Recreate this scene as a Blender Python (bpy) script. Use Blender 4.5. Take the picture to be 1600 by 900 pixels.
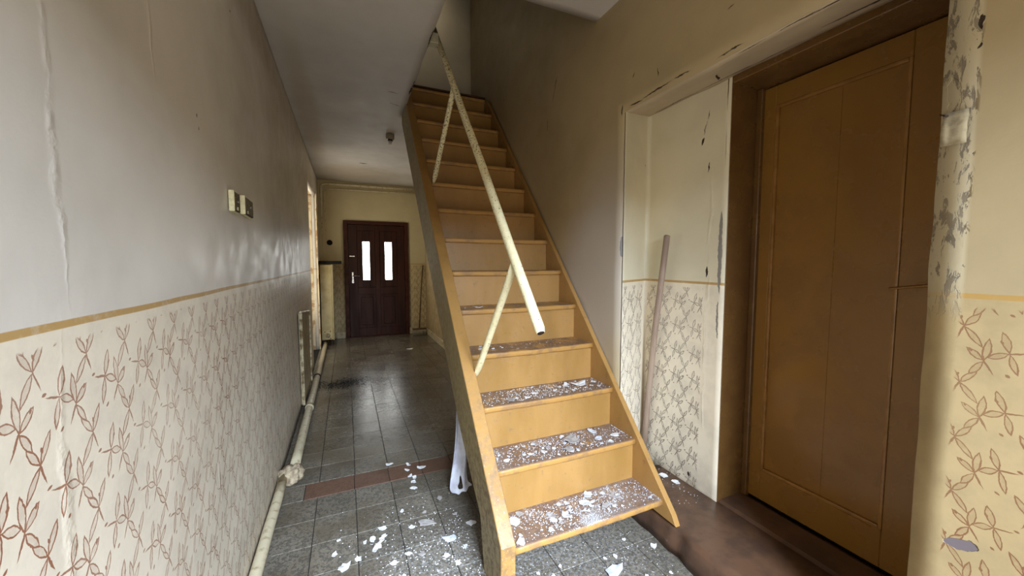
import bpy, bmesh, math, random
from mathutils import Vector, Matrix, noise
R = random.Random(7)
sc = bpy.context.scene
for o in list(bpy.data.objects): bpy.data.objects.remove(o)
COL = sc.collection
PI = math.pi

# ------------------------------------------------------------------ camera
F = 591.0; H = 1.4
pitch = math.atan(40/591.); yaw = math.atan(259/math.hypot(591, 40))
cd = bpy.data.cameras.new('camera'); cam = bpy.data.objects.new('camera', cd); COL.objects.link(cam)
cd.sensor_width = 36.0; cd.lens = F/1600*36.0; cd.clip_start = 0.02
cam.location = (0, 0, H); cam.rotation_euler = (PI/2-pitch, 0, -yaw)
sc.camera = cam

# ------------------------------------------------------------------ light
w = bpy.data.worlds.new('world'); sc.world = w; w.use_nodes = True
w.node_tree.nodes['Background'].inputs[0].default_value = (0.80, 0.88, 1.0, 1)
w.node_tree.nodes['Background'].inputs[1].default_value = 0.35
def area(name, loc, rot, sx, sy, power, col, spread=180):
    l = bpy.data.lights.new(name, 'AREA'); l.shape = 'RECTANGLE'; l.size = sx; l.size_y = sy
    l.energy = power; l.color = col; l.spread = math.radians(spread)
    o = bpy.data.objects.new(name, l); COL.objects.link(o); o.location = loc; o.rotation_euler = rot
    return o
# skylight falling through the open entrance door behind the viewer (only reaches the lower part of the hall)
area('entrance_skylight', (0.55, -2.6, 3.0), (math.radians(72), 0, 0), 1.8, 1.5, 1350, (0.66, 0.80, 1.0))
# sunlit ground bounce through the same doorway
area('entrance_ground_bounce', (0.47, -0.82, 1.05), (math.radians(96), 0, 0), 1.2, 1.9, 17, (1.0, 0.86, 0.66))
# fill lamp added before the closed side door to brighten the far hall
area('side_door_fill', (-0.62, 6.1, 1.5), (0, math.radians(-90), 0), 1.9, 1.0, 17, (1.0, 0.93, 0.78))
# upper floor window
area('upstairs_window', (0.75, 3.95, 4.6), (math.radians(62), 0, math.radians(8)), 0.5, 0.5, 1.5, (1.0, 0.93, 0.85), 100)
sc.view_settings.view_transform = 'Standard'; sc.view_settings.look = 'None'
sc.view_settings.exposure = 0.0; sc.view_settings.gamma = 1.0; sc.view_settings.use_curve_mapping = False
sc.cycles.use_denoising = True
sc.cycles.max_bounces = 10; sc.cycles.diffuse_bounces = 6

# ------------------------------------------------------------------ node helpers
def lin(r, g, b):
    f = lambda c: (c/255/12.92) if c/255 <= .04045 else ((c/255+.055)/1.055)**2.4
    return (f(r), f(g), f(b), 1)
class NT:
    def __init__(s, name, rough=0.6, spec=0.5):
        s.m = bpy.data.materials.new(name); s.m.use_nodes = True; s.t = s.m.node_tree
        s.b = s.t.nodes['Principled BSDF']; s.b.inputs['Roughness'].default_value = rough
        s.b.inputs['Specular IOR Level'].default_value = spec
        s.uv = None; s.ob = None
    def n(s, typ, **kw):
        nd = s.t.nodes.new(typ)
        for k, v in kw.items(): setattr(nd, k, v)
        return nd
    def set(s, sock, v):
        if isinstance(v, bpy.types.NodeSocket): s.t.links.new(v, sock)
        else: sock.default_value = v
    def math(s, op, a, b=None, c=None, clamp=False):
        nd = s.n('ShaderNodeMath', operation=op, use_clamp=clamp); s.set(nd.inputs[0], a)
        if b is not None: s.set(nd.inputs[1], b)
        if c is not None: s.set(nd.inputs[2], c)
        return nd.outputs[0]
    def UV(s):
        if not s.uv: s.uv = s.n('ShaderNodeTexCoord').outputs['UV']
        return s.uv
    def OB(s):
        if not s.ob: s.ob = s.n('ShaderNodeNewGeometry').outputs['Position']
        return s.ob
    def sep(s, v):
        nd = s.n('ShaderNodeSeparateXYZ'); s.set(nd.inputs[0], v); return nd.outputs
    def noise(s, vec, scale, detail=3, rough=.55, dist=0, color=False):
        nd = s.n('ShaderNodeTexNoise'); s.set(nd.inputs['Vector'], vec); nd.inputs['Scale'].default_value = scale
        nd.inputs['Detail'].default_value = detail; nd.inputs['Roughness'].default_value = rough
        nd.inputs['Distortion'].default_value = dist
        return nd.outputs['Color' if color else 'Fac']
    def step(s, v, lo, hi, a=0., b=1.):
        nd = s.n('ShaderNodeMapRange', interpolation_type='SMOOTHSTEP'); s.set(nd.inputs[0], v)
        for i, x in enumerate((lo, hi, a, b)): s.set(nd.inputs[i+1], x)
        return nd.outputs[0]
    def mix(s, f, a, b):
        nd = s.n('ShaderNodeMix', data_type='RGBA'); s.set(nd.inputs[0], f); s.set(nd.inputs[6], a); s.set(nd.inputs[7], b)
        return nd.outputs[2]
    def mapping(s, vec, loc=(0, 0, 0), rot=0., scale=(1, 1, 1), typ='TEXTURE'):
        nd = s.n('ShaderNodeMapping', vector_type=typ); s.set(nd.inputs[0], vec)
        nd.inputs[1].default_value = loc; nd.inputs[2].default_value = (0, 0, rot); nd.inputs[3].default_value = scale
        return nd.outputs[0]
    def warp(s, vec, scale, amt):
        c = s.noise(vec, scale, 2, color=True)
        nd = s.n('ShaderNodeVectorMath', operation='MULTIPLY_ADD'); s.set(nd.inputs[0], c)
        nd.inputs[1].default_value = (amt, amt, 0); s.set(nd.inputs[2], vec); 
        n2 = s.n('ShaderNodeVectorMath', operation='SUBTRACT'); s.set(n2.inputs[0], nd.outputs[0]); n2.inputs[1].default_value = (amt/2, amt/2, 0)
        return n2.outputs[0]
    def lens(s, vec, cx, cy, ang, L, W):
        """signed field of a leaf shape (negative inside), scaled to metres"""
        p = s.mapping(vec, (cx, cy, 0), ang, (L/2, W, 1)); o = s.sep(p)
        a = s.math('ABSOLUTE', o[1]); q = s.math('MULTIPLY_ADD', o[0], o[0], a)
        return s.math('MULTIPLY_ADD', q, W, -W)
    def blob(s, vec, cx, cy, ang, rx, ry):
        p = s.mapping(vec, (cx, cy, 0), ang, (rx, ry, 1000)); nd = s.n('ShaderNodeVectorMath', operation='LENGTH'); s.set(nd.inputs[0], p)
        return nd.outputs['Value']
    def bump(s, h, strength=.3, dist=.01, prev=None):
        nd = s.n('ShaderNodeBump'); s.set(nd.inputs['Height'], h); nd.inputs['Strength'].default_value = strength; nd.inputs['Distance'].default_value = dist
        if prev is not None: s.set(nd.inputs['Normal'], prev)
        return nd.outputs[0]
    def out(s, col=None, rough=None, nrm=None):
        if col is not None: s.set(s.b.inputs['Base Color'], col)
        if rough is not None: s.set(s.b.inputs['Roughness'], rough)
        if nrm is not None: s.set(s.b.inputs['Normal'], nrm)
        return s.m

TU, TV = .150, .172; LS = .84
def deg(a): return math.radians(a)
def leafset(s, uv):
    """three roller-printed sprigs, each in its own repeating cell; returns (outline distance, inside field)"""
    # sprig: centre offset, list of (angle, length, width) leaves from the joint, stem
    sprigs = [((.0, .0), [(95, .056, .0068), (42, .042, .0062), (-58, .044, .0062)], [(-118, .030), ]),
              ((.045, .096), [(128, .044, .0064), (62, .050, .0058), (-125, .056, .0062)], [(-70, .030), ]),
              ((.104, .030), [(75, .052, .0068), (-25, .036, .0070), (-105, .050, .0056)], [(168, .026), ])]
    outl = None; fill = None
    for (ou, ov), leaves, stems in sprigs:
        p = s.mapping(uv, (ou*LS, ov*LS, 0), 0, (LS, LS, 1))
        x, y, _ = s.sep(p)
        wx = s.math('WRAP', x, TU/2, -TU/2); wy = s.math('WRAP', y, TV/2, -TV/2)
        c = s.n('ShaderNodeCombineXYZ'); s.set(c.inputs[0], wx); s.set(c.inputs[1], wy); v = c.outputs[0]
        for a, L, W in leaves:
            L *= 1.12; W *= 1.15
            r = L/2+.003; f = s.lens(v, r*math.cos(deg(a)), r*math.sin(deg(a)), deg(a), L, W)
            fa = s.math('ABSOLUTE', f)
            outl = fa if outl is None else s.math('MINIMUM', outl, fa)
            fill = f if fill is None else s.math('MINIMUM', fill, f)
        for a, L in stems:
            r = L/2; f = s.lens(v, r*math.cos(deg(a)), r*math.sin(deg(a)), deg(a), L*1.1, .0009)
            outl = s.math('MINIMUM', outl, s.math('MAXIMUM', f, 0.))
    # loose seeds
    for cx, cy, a in ((.03, .03, 70), (-.045, -.035, 40), (.05, -.05, 110), (-.03, .06, 60), (.065, .045, 20)):
        p = s.mapping(uv, (cx*LS, cy*LS, 0), 0, (LS, LS, 1)); x, y, _ = s.sep(p)
        wx = s.math('WRAP', x, TU/2, -TU/2); wy = s.math('WRAP', y, TV/2, -TV/2)
        c = s.n('ShaderNodeCombineXYZ'); s.set(c.inputs[0], wx); s.set(c.inputs[1], wy)
        f = s.lens(c.outputs[0], 0, 0, deg(a), .009, .0016)
        outl = s.math('MINIMUM', outl, s.math('MAXIMUM', f, 0.))
    return outl, fill

def wall_paint(name, dado=True, line=1.297, upper=(214, 208, 196), lower=(214, 200, 170), print_col=(126, 76, 50), ranges=None,
               peel=None, gloss=.32, fade=.0, marks=(), ridges=(), grime=.0, stains_tints=(), seed=0., cement=(), band=None):
    s = NT(name, gloss, .5); uv0 = s.UV(); uv = s.mapping(uv0, (0, 0, 0), 0, (1, 1, 1))
    x, y, _ = s.sep(uv)
    ns = s.n('ShaderNodeVectorMath', operation='ADD'); s.set(ns.inputs[0], uv); ns.inputs[1].default_value = (seed, seed*1.7, 0); nv = ns.outputs[0]
    big = s.noise(nv, 1.6, 4); mid = s.noise(nv, 7, 5, .6); fine = s.noise(nv, 90, 3, .6)
    up = s.mix(s.step(big, .35, .7), lin(*upper), lin(*[c*.93 for c in upper]))
    up = s.mix(s.step(mid, .55, .75, 0, .12), up, lin(upper[0]*.86, upper[1]*.83, upper[2]*.78))
    col = up
    if dado:
        lo = s.mix(s.step(mid, .4, .7), lin(*lower), lin(*[c*.93 for c in lower]))
        wv = s.warp(uv, 9, .012); wv = s.warp(wv, 120, .0035)
        outl, fill = leafset(s, wv)
        wear = s.noise(nv, 25, 4, .7); thick = s.step(wear, .3, .75, .0016, .0004)
        om = s.step(outl, thick, s.math('ADD', thick, .0011), 1., 0.)
        fm = s.step(fill, -.0012, .0, .26, 0.)
        fm = s.math('MULTIPLY', fm, s.step(s.noise(nv, 60, 2), .3, .6, .3, 1.))
        m = s.math('MAXIMUM', om, fm)
        m = s.math('MULTIPLY', m, s.step(big, .25, .75, 1., .62-fade*.4))
        wob = s.math('MULTIPLY_ADD', s.noise(nv, 3, 2), .006, y)
        below = s.step(wob, line-.003, line+.001, 1., 0.)
        pm = s.math('MULTIPLY', m, s.step(wob, line-.03, line-.022, 1., 0.))
        if ranges is not None:
            rm = None
            for a, b in ranges:
                q = s.math('MULTIPLY', s.step(x, a-.003, a+.003), s.step(x, b-.003, b+.003, 1., 0.))
                rm = q if rm is None else s.math('MAXIMUM', rm, q)
            pm = s.math('MULTIPLY', pm, rm)
        lo = s.mix(pm, lo, lin(*print_col))
        dm = below
        if band is not None:   # stretch of wall where the dado was plastered over
            q = s.math('MULTIPLY', s.step(x, band[0]-.01, band[0]+.01), s.step(x, band[1]-.2, band[1]+.2, 1., 0.))
            keep = s.math('SUBTRACT', 1., q); dm = s.math('MULTIPLY', below, keep)
        col = s.mix(dm, up, lo)
        sw = s.math('ABSOLUTE', s.math('SUBTRACT', wob, line+.003)); stripe = s.step(sw, .0055, .0075, .9, 0.)
        stripe = s.math('MULTIPLY', stripe, s.step(wear, .25, .5, .55, 1.))
        if band is not None: stripe = s.math('MULTIPLY', stripe, keep)
        col = s.mix(stripe, col, lin(176, 138, 72))
    h = s.math('MULTIPLY_ADD', mid, .22, s.math('MULTIPLY', fine, .03))
    if grime:
        col = s.mix(s.math('MULTIPLY', s.step(y, .0, .35, 1., 0.), s.step(mid, .3, .65, .2, grime)), col, lin(120, 108, 88))
    for (cx, cy, a, rx, ry, c, amt) in stains_tints:
        b = s.blob(s.warp(uv, 6, .06), cx, cy, deg(a), rx, ry); col = s.mix(s.step(b, .35, 1.1, amt, 0.), col, lin(*c))
    wj = s.warp(uv, 22, .02); wj2 = s.warp(wj, 90, .008)
    for (cx, cy, a, rx, ry, c) in cement:
        b = s.blob(wj2, cx, cy, deg(a), rx, ry); mk = s.step(b, .9, 1.0, 1., 0.)
        col = s.mix(mk, col, lin(*c)); h = s.math('MULTIPLY_ADD', mk, -.5, h)
    if peel:
        for (a, b, z0, z1) in peel:
            q = s.math('MULTIPLY', s.step(x, a-.008, a+.004), s.step(x, b-.004, b+.012, 1., 0.))
            q = s.math('MULTIPLY', q, s.math('MULTIPLY', s.step(y, z0-.1, z0+.05), s.step(y, z1-.05, z1+.1, 1., 0.)))
            pn = s.noise(s.mapping(nv, (0, 0, 0), 0, (.7, 2.6, 1)), 34, 6, .72, .5)
            col = s.mix(s.math('MULTIPLY', q, .9), col, lin(196, 182, 150))
            pk = s.math('MULTIPLY', q, s.math('MULTIPLY', s.step(pn, .53, .57), s.step(big, .3, .6, .5, 1.)))
            col = s.mix(s.math('MULTIPLY', pk, .85), col, lin(112, 100, 86)); h = s.math('MULTIPLY_ADD', pk, -.6, h)
    for (cx, cy, a, L, W) in marks:       # chipped cracks
        f = s.lens(wj2, cx, cy, deg(a), L, W); mk = s.step(f, -.0008, .0006, 1., 0.)
        mk = s.math('MULTIPLY', mk, s.step(mid, .35, .45)) if L > .06 else mk
        col = s.mix(mk, col, lin(52, 38, 26)); h = s.math('MULTIPLY_ADD', mk, -1., h)
    for (cx, cy, a, L, W) in ridges:      # raised plaster welts
        f = s.lens(s.warp(s.warp(uv, 5, .05), 45, .012), cx, cy, deg(a), L, W)
        mk = s.math('MULTIPLY', s.step(f, -W, .006, 1., 0.), s.step(mid, .4, .6)); h = s.math('MULTIPLY_ADD', mk, .24, h)
    n1 = s.bump(h, .55, .012)
    return s.out(col, s.step(mid, .3, .7, gloss-.06, gloss+.16), n1)

def simple(name, c, rough=.5, metal=0., var=.1, scale=20, bump=.15, c2=None, spec=.5, lo=.4, hi=.65, stretch=None, dist=.003):
    s = NT(name, rough, spec); p = s.OB() if not stretch else s.mapping(s.OB(), (0, 0, 0), 0, stretch)
    n1 = s.noise(p, scale, 4, .6)
    a = lin(*c); b = lin(*(c2 if c2 else [x*(1-var) for x in c]))
    s.b.inputs['Metallic'].default_value = metal
    return s.out(s.mix(s.step(n1, lo, hi), a, b), s.step(n1, .3, .7, max(.05, rough-.08), min(1, rough+.1)), s.bump(n1, bump, dist))

# ------------------------------------------------------------------ materials
M = {}
M['wall_left'] = wall_paint('left_wall_paint', upper=(216, 209, 197), lower=(226, 214, 192), print_col=(140, 86, 58), gloss=.38, fade=.3,
    ranges=[(-3, 5.25)], stains_tints=[(1.9, 2.75, 0, 2.2, .22, (140, 118, 84), .55), (5, 2.6, 0, 1.5, .5, (168, 150, 116), .5), (3.4, 2.3, 0, .8, .5, (196, 184, 158), .6)],
    ridges=[(.865, 1.62, 92, .55, .012), (.842, .95, 88, .62, .014), (.80, 1.95, 100, .3, .008), (1.25, 2.0, 95, .3, .006), (1.6, .7, 92, .3, .008)],
    marks=[(1.55, 1.87, 80, .012, .004), (1.56, 1.83, 80, .016, .004), (.72, 1.78, 30, .01, .004), (2.05, 2.48, 20, .016, .006)], grime=.3)
M['wall_right'] = wall_paint('right_wall_paint', upper=(180, 160, 122), lower=(178, 156, 114), print_col=(122, 78, 50), seed=5.3,
    ranges=[(-2, .425), (4.2, 8)], band=(1.70, 4.2), gloss=.38, line=1.315,
    peel=[(.425, .50, 1.33, 2.3)], grime=.15,
    stains_tints=[(2.0, 1.3, 20, .5, .9, (196, 190, 184), .6), (2.6, 2.1, 80, .6, .3, (150, 130, 96), .35), (.455, 1.0, 90, .22, .03, (140, 122, 86), .5)],  # first entry is a paler, cooler patch beside the stairs
    ridges=[(2.64, 2.0, 88, .8, .02), (2.2, 1.9, 70, .5, .012)],
    marks=[(1.50, 2.258, 177, .20, .004), (1.64, 2.25, 184, .10, .004), (1.1, 2.25, 178, .12, .003), (1.34, 2.262, 181, .10, .003), (2.51, 2.66, 115, .16, .003), (2.49, 2.72, 130, .08, .003), (1.66, 2.40, 120, .03, .003), (1.752, 2.25, 95, .06, .005), (1.49, 2.34, 80, .04, .002),
           (1.1, 2.42, -20, .03, .002), (.425, 1.99, 90, .04, .006), (.427, 1.93, 90, .012, .003), (2.62, 2.45, 95, .10, .003)],
    cement=[(.392, .668, -25, .034, .013, (112, 102, 104)), (1.728, 1.49, 92, .06, .022, (128, 124, 124)), (.463, 1.82, 85, .05, .013, (112, 98, 82)), (.445, 1.74, 30, .012, .01, (112, 98, 82))])
M['wall_recess'] = wall_paint('recess_wall_paint', upper=(222, 212, 184), lower=(232, 220, 196), print_col=(88, 70, 60), seed=11.,
    ranges=[(0, .29), (.36, .77)], gloss=.34, line=1.29, grime=.55,
    marks=[(.30, 2.0, 85, .01, .004), (.76, 2.13, 75, .12, .006), (.74, 2.04, 60, .04, .008), (.78, 1.9, 80, .05, .004), (.79, 1.35, 85, .06, .008), (.72, .2, 100, .03, .008)],
    cement=[(.865, 1.45, 90, .22, .012, (134, 128, 120)), (.862, 1.1, 90, .1, .006, (134, 128, 120))],
    ridges=[(.80, 1.4, 90, 1.2, .008), (.79, .8, 90, .8, .006)])
M['wall_back'] = wall_paint('end_wall_paint', upper=(206, 192, 150), lower=(196, 178, 134), print_col=(124, 84, 56), seed=17., gloss=.5, line=1.37, grime=.3)
M['wall_plain'] = wall_paint('upper_wall_paint', dado=False, upper=(176, 158, 124), seed=23., gloss=.6)
M['lintel'] = wall_paint('lintel_plaster', dado=False, upper=(186, 168, 140), seed=31., gloss=.6,
    marks=[(1.18, .03, 6, .40, .007), (1.02, .01, -4, .16, .005), (1.15, .24, 5, .36, .008), (.65, .27, 2, .5, .006), (.25, .28, -2, .4, .006), (1.25, .10, 9, .08, .004), (.85, .02, 0, .12, .004)])
M['ceiling'] = wall_paint('ceiling_paint', dado=False, upper=(204, 198, 190), seed=41., gloss=.55,
    marks=[(.27, 6.1, 5, .12, .02), (.545, 2.6, 88, .3, .005), (.54, 3.3, 92, .3, .008), (.45, 3.7, 20, .12, .004), (.4, 3.45, 5, .1, .004)],
    stains_tints=[(.2, 6.8, 0, 1.0, .7, (170, 150, 112), .5), (-.3, 4.5, 90, 2.0, .12, (170, 152, 120), .5)])

def ochre(name, base, base2, worn, z_dust=False, sheen=.32):
    s = NT(name, sheen, .5); P = s.OB(); x, y, z = s.sep(P)
    n1 = s.noise(s.mapping(P, (0, 0, 0), 0, (1, 1, 3)), 3.2, 4, .6); n2 = s.noise(P, 28, 5, .65); n3 = s.noise(P, 130, 3, .7)
    c = s.mix(s.step(n1, .35, .65), lin(*base), lin(*base2))
    c = s.mix(s.step(n2, .60, .70, 0, .55), c, lin(*worn))
    c = s.mix(s.step(n3, .72, .76, 0, .7), c, lin(226, 214, 190))
    low = s.math('MULTIPLY', s.step(z, .25, 1.0, 1., 0.), s.step(x, .62, .61)); c = s.mix(s.math('MULTIPLY', low, s.step(n2, .42, .62, 0, .75)), c, lin(*worn)); c = s.mix(s.math('MULTIPLY', low, s.step(n3, .65, .68, 0, .7)), c, lin(206, 196, 178))
    return s.out(c, s.step(n2, .3, .7, sheen-.05, sheen+.2), s.bump(s.math('ADD', n2, s.math('MULTIPLY', n3, .3)), .25, .003))
M['ochre'] = ochre('ochre_paint', (168, 127, 72), (150, 112, 58), (122, 95, 64))
M['ochre_side'] = ochre('stringer_outer_paint', (150, 134, 94), (136, 118, 80), (100, 82, 60), sheen=.45)
M['door_ochre'] = simple('shaded_door_ochre', (138, 98, 42), .24, c2=(131, 92, 39), scale=5, bump=.12)  # same ochre as the stairs, darkened: recess shade put into the colour
M['frame_ochre'] = simple('door_frame_paint', (104, 74, 38), .3, c2=(96, 66, 34), scale=9, bump=.15)
def tread_mat():
    s = NT('worn_tread_paint', .5, .4); P = s.OB(); x, y, z = s.sep(P)
    nrm = s.sep(s.n('ShaderNodeNewGeometry').outputs['Normal'])
    top = s.step(nrm[2], .6, .9)
    n1 = s.noise(P, 9, 5, .7); n2 = s.noise(P, 60, 4, .7); n3 = s.noise(P, 170, 3, .75)
    wornc = s.mix(s.step(n2, .4, .6), lin(112, 88, 76), lin(134, 104, 76))
    amt = s.step(z, .2, 1.9, .95, .25)
    c = s.mix(s.math('MULTIPLY', top, s.step(n1, s.math('SUBTRACT', .62, s.math('MULTIPLY', amt, .35)), s.math('SUBTRACT', .78, s.math('MULTIPLY', amt, .35)))), lin(172, 128, 68), wornc)
    edge = s.math('MULTIPLY', s.math('SUBTRACT', 1., top), s.step(n1, .48, .6, 0, .65)); c = s.mix(edge, c, lin(136, 104, 72))
    # plaster dust lying on the lower treads
    da = s.step(z, .2, .85, .565, .80)
    d = s.math('ADD', s.math('MULTIPLY', s.noise(P, 5.5, 4, .6), .55), s.math('MULTIPLY', n3, .45))
    dm = s.math('MULTIPLY', top, s.step(d, s.math('SUBTRACT', da, .03), s.math('ADD', da, .04)))
    c = s.mix(s.math('MULTIPLY', dm, .9), c, lin(196, 196, 196))
    haze = s.math('MULTIPLY', top, s.step(s.noise(P, 7, 3), .42, .7, 0, .3)); haze = s.math('MULTIPLY', haze, s.step(z, .4, 1.0, 1., .1))
    c = s.mix(haze, c, lin(150, 142, 136))
    return s.out(c, s.math('MULTIPLY_ADD', dm, .4, .42), s.bump(s.math('ADD', n2, s.math('MULTIPLY', dm, .3)), .25, .002))
M['tread'] = tread_mat()
def terrazzo(name, c1, c2, c3, fine=170.):
    s = NT(name, .3, .5); P = s.OB(); x, y, z = s.sep(P)
    rnd = s.n('ShaderNodeObjectInfo').outputs['Random']
    v = s.n('ShaderNodeTexVoronoi'); s.set(v.inputs['Vector'], s.warp(P, 40, .01)); v.inputs['Scale'].default_value = 85
    vc = s.sep(v.outputs['Color'])[0]
    n1 = s.noise(P, 2.2, 4, .6); n2 = s.noise(P, fine, 3, .6)
    c = s.mix(s.step(vc, .35, .75), lin(*c1), lin(*c2)); c = s.mix(s.step(n2, .5, .68, 0, .7), c, lin(*c3))
    c = s.mix(s.step(n1, .42, .62, 0, .6), c, lin(c1[0]*.72, c1[1]*.68, c1[2]*.6))
    hv = s.n('ShaderNodeHueSaturation'); s.set(hv.inputs['Value'], s.step(rnd, 0., 1., .86, 1.12)); s.set(hv.inputs['Color'], c); c = hv.outputs[0]
    # dry dirt heap by the pipe and trodden plaster dust by the stair foot
    dirt = s.step(s.blob(s.warp(P, 9, .25), .0, 4.72, 0, .42, .2), .5, 1.1, .85, 0.); c = s.mix(s.math('MULTIPLY', dirt, s.step(n2, .3, .5)), c, lin(44, 36, 28))
    dust = s.step(s.blob(s.warp(P, 5, .3), .45, 1.6, 0, .55, .45), .3, 1.2, .36, 0.)
    sp = s.step(s.noise(P, 75, 5, .75), .49, .58); c = s.mix(s.math('MULTIPLY', dust, sp), c, lin(176, 176, 176))
    dust2 = s.step(s.blob(s.warp(P, 5, .3), .9, 1.35, 0, .6, .4), .3, 1.2, .2, 0.); c = s.mix(s.math('MULTIPLY', dust2, sp), c, lin(190, 192, 198))
    near = s.step(y, 2.2, 3.4, .42, .10); rr = s.math('MULTIPLY_ADD', s.noise(P, 14, 4, .7), .26, near)
    return s.out(c, rr, s.bump(s.math('ADD', s.noise(P, 30, 5, .7), s.math('MULTIPLY', vc, .2)), .5, .0025))
M['tile'] = terrazzo('grey_terrazzo', (112, 104, 90), (82, 77, 68), (138, 131, 118))
M['border'] = terrazzo('reddish_brown_tile', (104, 76, 60), (92, 66, 52), (120, 96, 80))
M['grout'] = simple('floor_grout', (46, 40, 34), .9, scale=40)
M['platform'] = simple('brown_floor_paint', (94, 68, 50), .38, c2=(74, 54, 42), scale=7, bump=.5, dist=.006)
M['pipe'] = simple('cream_pipe_paint', (206, 194, 162), .38, c2=(170, 150, 116), scale=26, lo=.5, hi=.7, bump=.35)
def rail_mat():
    s = NT('chipped_cream_rail_paint', .36, .5); P = s.OB(); n1 = s.noise(P, 38, 5, .7); n2 = s.noise(P, 90, 4, .7); z = s.sep(P)[2]
    c = s.mix(s.step(n1, .35, .7), lin(236, 226, 184), lin(222, 208, 160))
    th = s.step(z, 1.4, 2.2, .64, .555); m1 = s.step(n2, th, s.math('ADD', th, .02)); c = s.mix(m1, c, lin(84, 70, 52))
    return s.out(c, .36, s.bump(s.math('MULTIPLY', m1, -1.), .5, .002))
M['rail'] = rail_mat()
M['cement'] = simple('cement_lump', (176, 160, 132), .85, c2=(128, 110, 86), scale=30, bump=.8, dist=.01)
M['mahogany'] = simple('dark_mahogany', (62, 34, 24), .42, c2=(48, 26, 19), scale=8, bump=.15, stretch=(1, 1, 6), spec=.2)
M['mahogany_frame'] = simple('mahogany_frame', (72, 37, 26), .5, c2=(58, 30, 22), scale=10, bump=.15, spec=.2)
M['steel'] = simple('bright_steel', (205, 205, 205), .25, 1.0, scale=60, bump=.05)
M['nail'] = simple('rusty_nail', (60, 46, 38), .6, .6, scale=80, bump=.2)
M['black'] = simple('black_bakelite', (20, 18, 18), .3, scale=60, bump=.1)
M['hole'] = simple('matt_black', (14, 12, 11), .95, scale=60, bump=.1)  # near-black for openings, door backing and dirt crumbs
M['cream_plastic'] = simple('cream_plastic', (232, 222, 176), .4, scale=50, bump=.05)
M['ceramic'] = simple('grey_ceramic', (150, 140, 118), .4, scale=50, bump=.05)
M['bulb'] = simple('frosted_stub', (214, 210, 196), .3, scale=50, bump=.02)
M['cabinet'] = simple('cream_heater_enamel', (206, 190, 138), .4, c2=(186, 168, 116), scale=6, bump=.15)
M['skirting'] = simple('skirting_paint', (190, 176, 142), .45, c2=(160, 142, 108), scale=20, bump=.25)
M['stick'] = simple('weathered_stick', (160, 138, 118), .6, c2=(132, 110, 94), scale=14, bump=.3, stretch=(1, 1, 8))
M['broomstick'] = simple('dark_broomstick', (96, 72, 44), .6, scale=20)
M['bristle'] = simple('pale_bristles', (176, 164, 136), .8, scale=80, bump=.4)
M['peeled'] = simple('peeling_jamb_paint', (232, 214, 176), .5, c2=(188, 148, 104), scale=9, lo=.5, hi=.62, bump=.8, dist=.01)
M['door_cream'] = simple('cream_room_door', (150, 136, 108), .5, c2=(128, 112, 84), scale=8)
M['flake'] = simple('white_paint_flake', (232, 232, 230), .6, c2=(208, 206, 202), scale=50, bump=.3)
M['flake_blue'] = simple('bluish_plaster_flake', (206, 212, 222), .7, c2=(186, 188, 194), scale=40, bump=.4)
M['flake_grey'] = simple('greyish_plaster_flake', (170, 164, 158), .75, c2=(146, 138, 132), scale=40, bump=.4)
M['cloth'] = simple('white_torn_liner', (220, 222, 232), .6, c2=(190, 190, 200), scale=12, bump=.4)
M['paper'] = simple('old_paper', (170, 156, 124), .85, c2=(142, 128, 102), scale=40, bump=.2)
M['hatch'] = simple('hatch_paint', (170, 154, 118), .38, c2=(146, 130, 98), scale=9, bump=.2)
M['hatch_edge'] = simple('hatch_bare_edge', (214, 200, 164), .4, c2=(120, 96, 64), scale=20, bump=.4)
M['bracket'] = simple('dirty_white_wood', (190, 180, 154), .6, scale=20, bump=.3)
M['black_tray'] = simple('black_tray', (12, 11, 12), .6, scale=30, bump=.2, spec=.2)
def glow(name, col, st):
    s = NT(name, .2); s.b.inputs['Base Color'].default_value = (.8, .8, .8, 1)
    n1 = s.noise(s.OB(), 60, 2); s.set(s.b.inputs['Emission Color'], s.mix(n1, col, (1, 1, 1, 1))); s.b.inputs['Emission Strength'].default_value = st; return s.m
M['pane'] = glow('daylit_frosted_glass', (.97, 1, .94, 1), 11.0)

# ------------------------------------------------------------------ mesh helpers
def link(name, me, mat=None, parent=None, smooth=False):
    o = bpy.data.objects.new(name, me); COL.objects.link(o)
    if mat is not None and not me.materials: me.materials.append(mat)
    if parent is not None: o.parent = parent
    if smooth:
        for p in me.polygons: p.use_smooth = True
    return o
def obj(name, bm, mat, parent=None, smooth=False, loc=None):
    me = bpy.data.meshes.new(name); bm.normal_update(); bm.to_mesh(me); bm.free()
    o = link(name, me, mat, parent, smooth)
    if loc: o.location = loc
    return o
def tag(o, label=None, cat=None, group=None, kind=None):
    if label: o['label'] = label
    if cat: o['category'] = cat
    if group: o['group'] = group
    if kind: o['kind'] = kind
    return o
def empty(name, loc=(0, 0, 0)):
    o = bpy.data.objects.new(name, None); COL.objects.link(o); o.location = loc; o.empty_display_size = .05; return o
def box(bm, x0, x1, y0, y1, z0, z1, bev=0., seg=1):
    r = bmesh.ops.create_cube(bm, size=1); vs = r['verts']
    for v in vs:
        v.co = Vector(((x0+x1)/2+v.co.x*(x1-x0), (y0+y1)/2+v.co.y*(y1-y0), (z0+z1)/2+v.co.z*(z1-z0)))
    if bev:
        es = list({e for v in vs for e in v.link_edges}); bmesh.ops.bevel(bm, geom=es, offset=bev, segments=seg, affect='EDGES', profile=.6)
    return bm
def B(x0, x1, y0, y1, z0, z1, bev=0., seg=1): return box(bmesh.new(), x0, x1, y0, y1, z0, z1, bev, seg)
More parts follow.
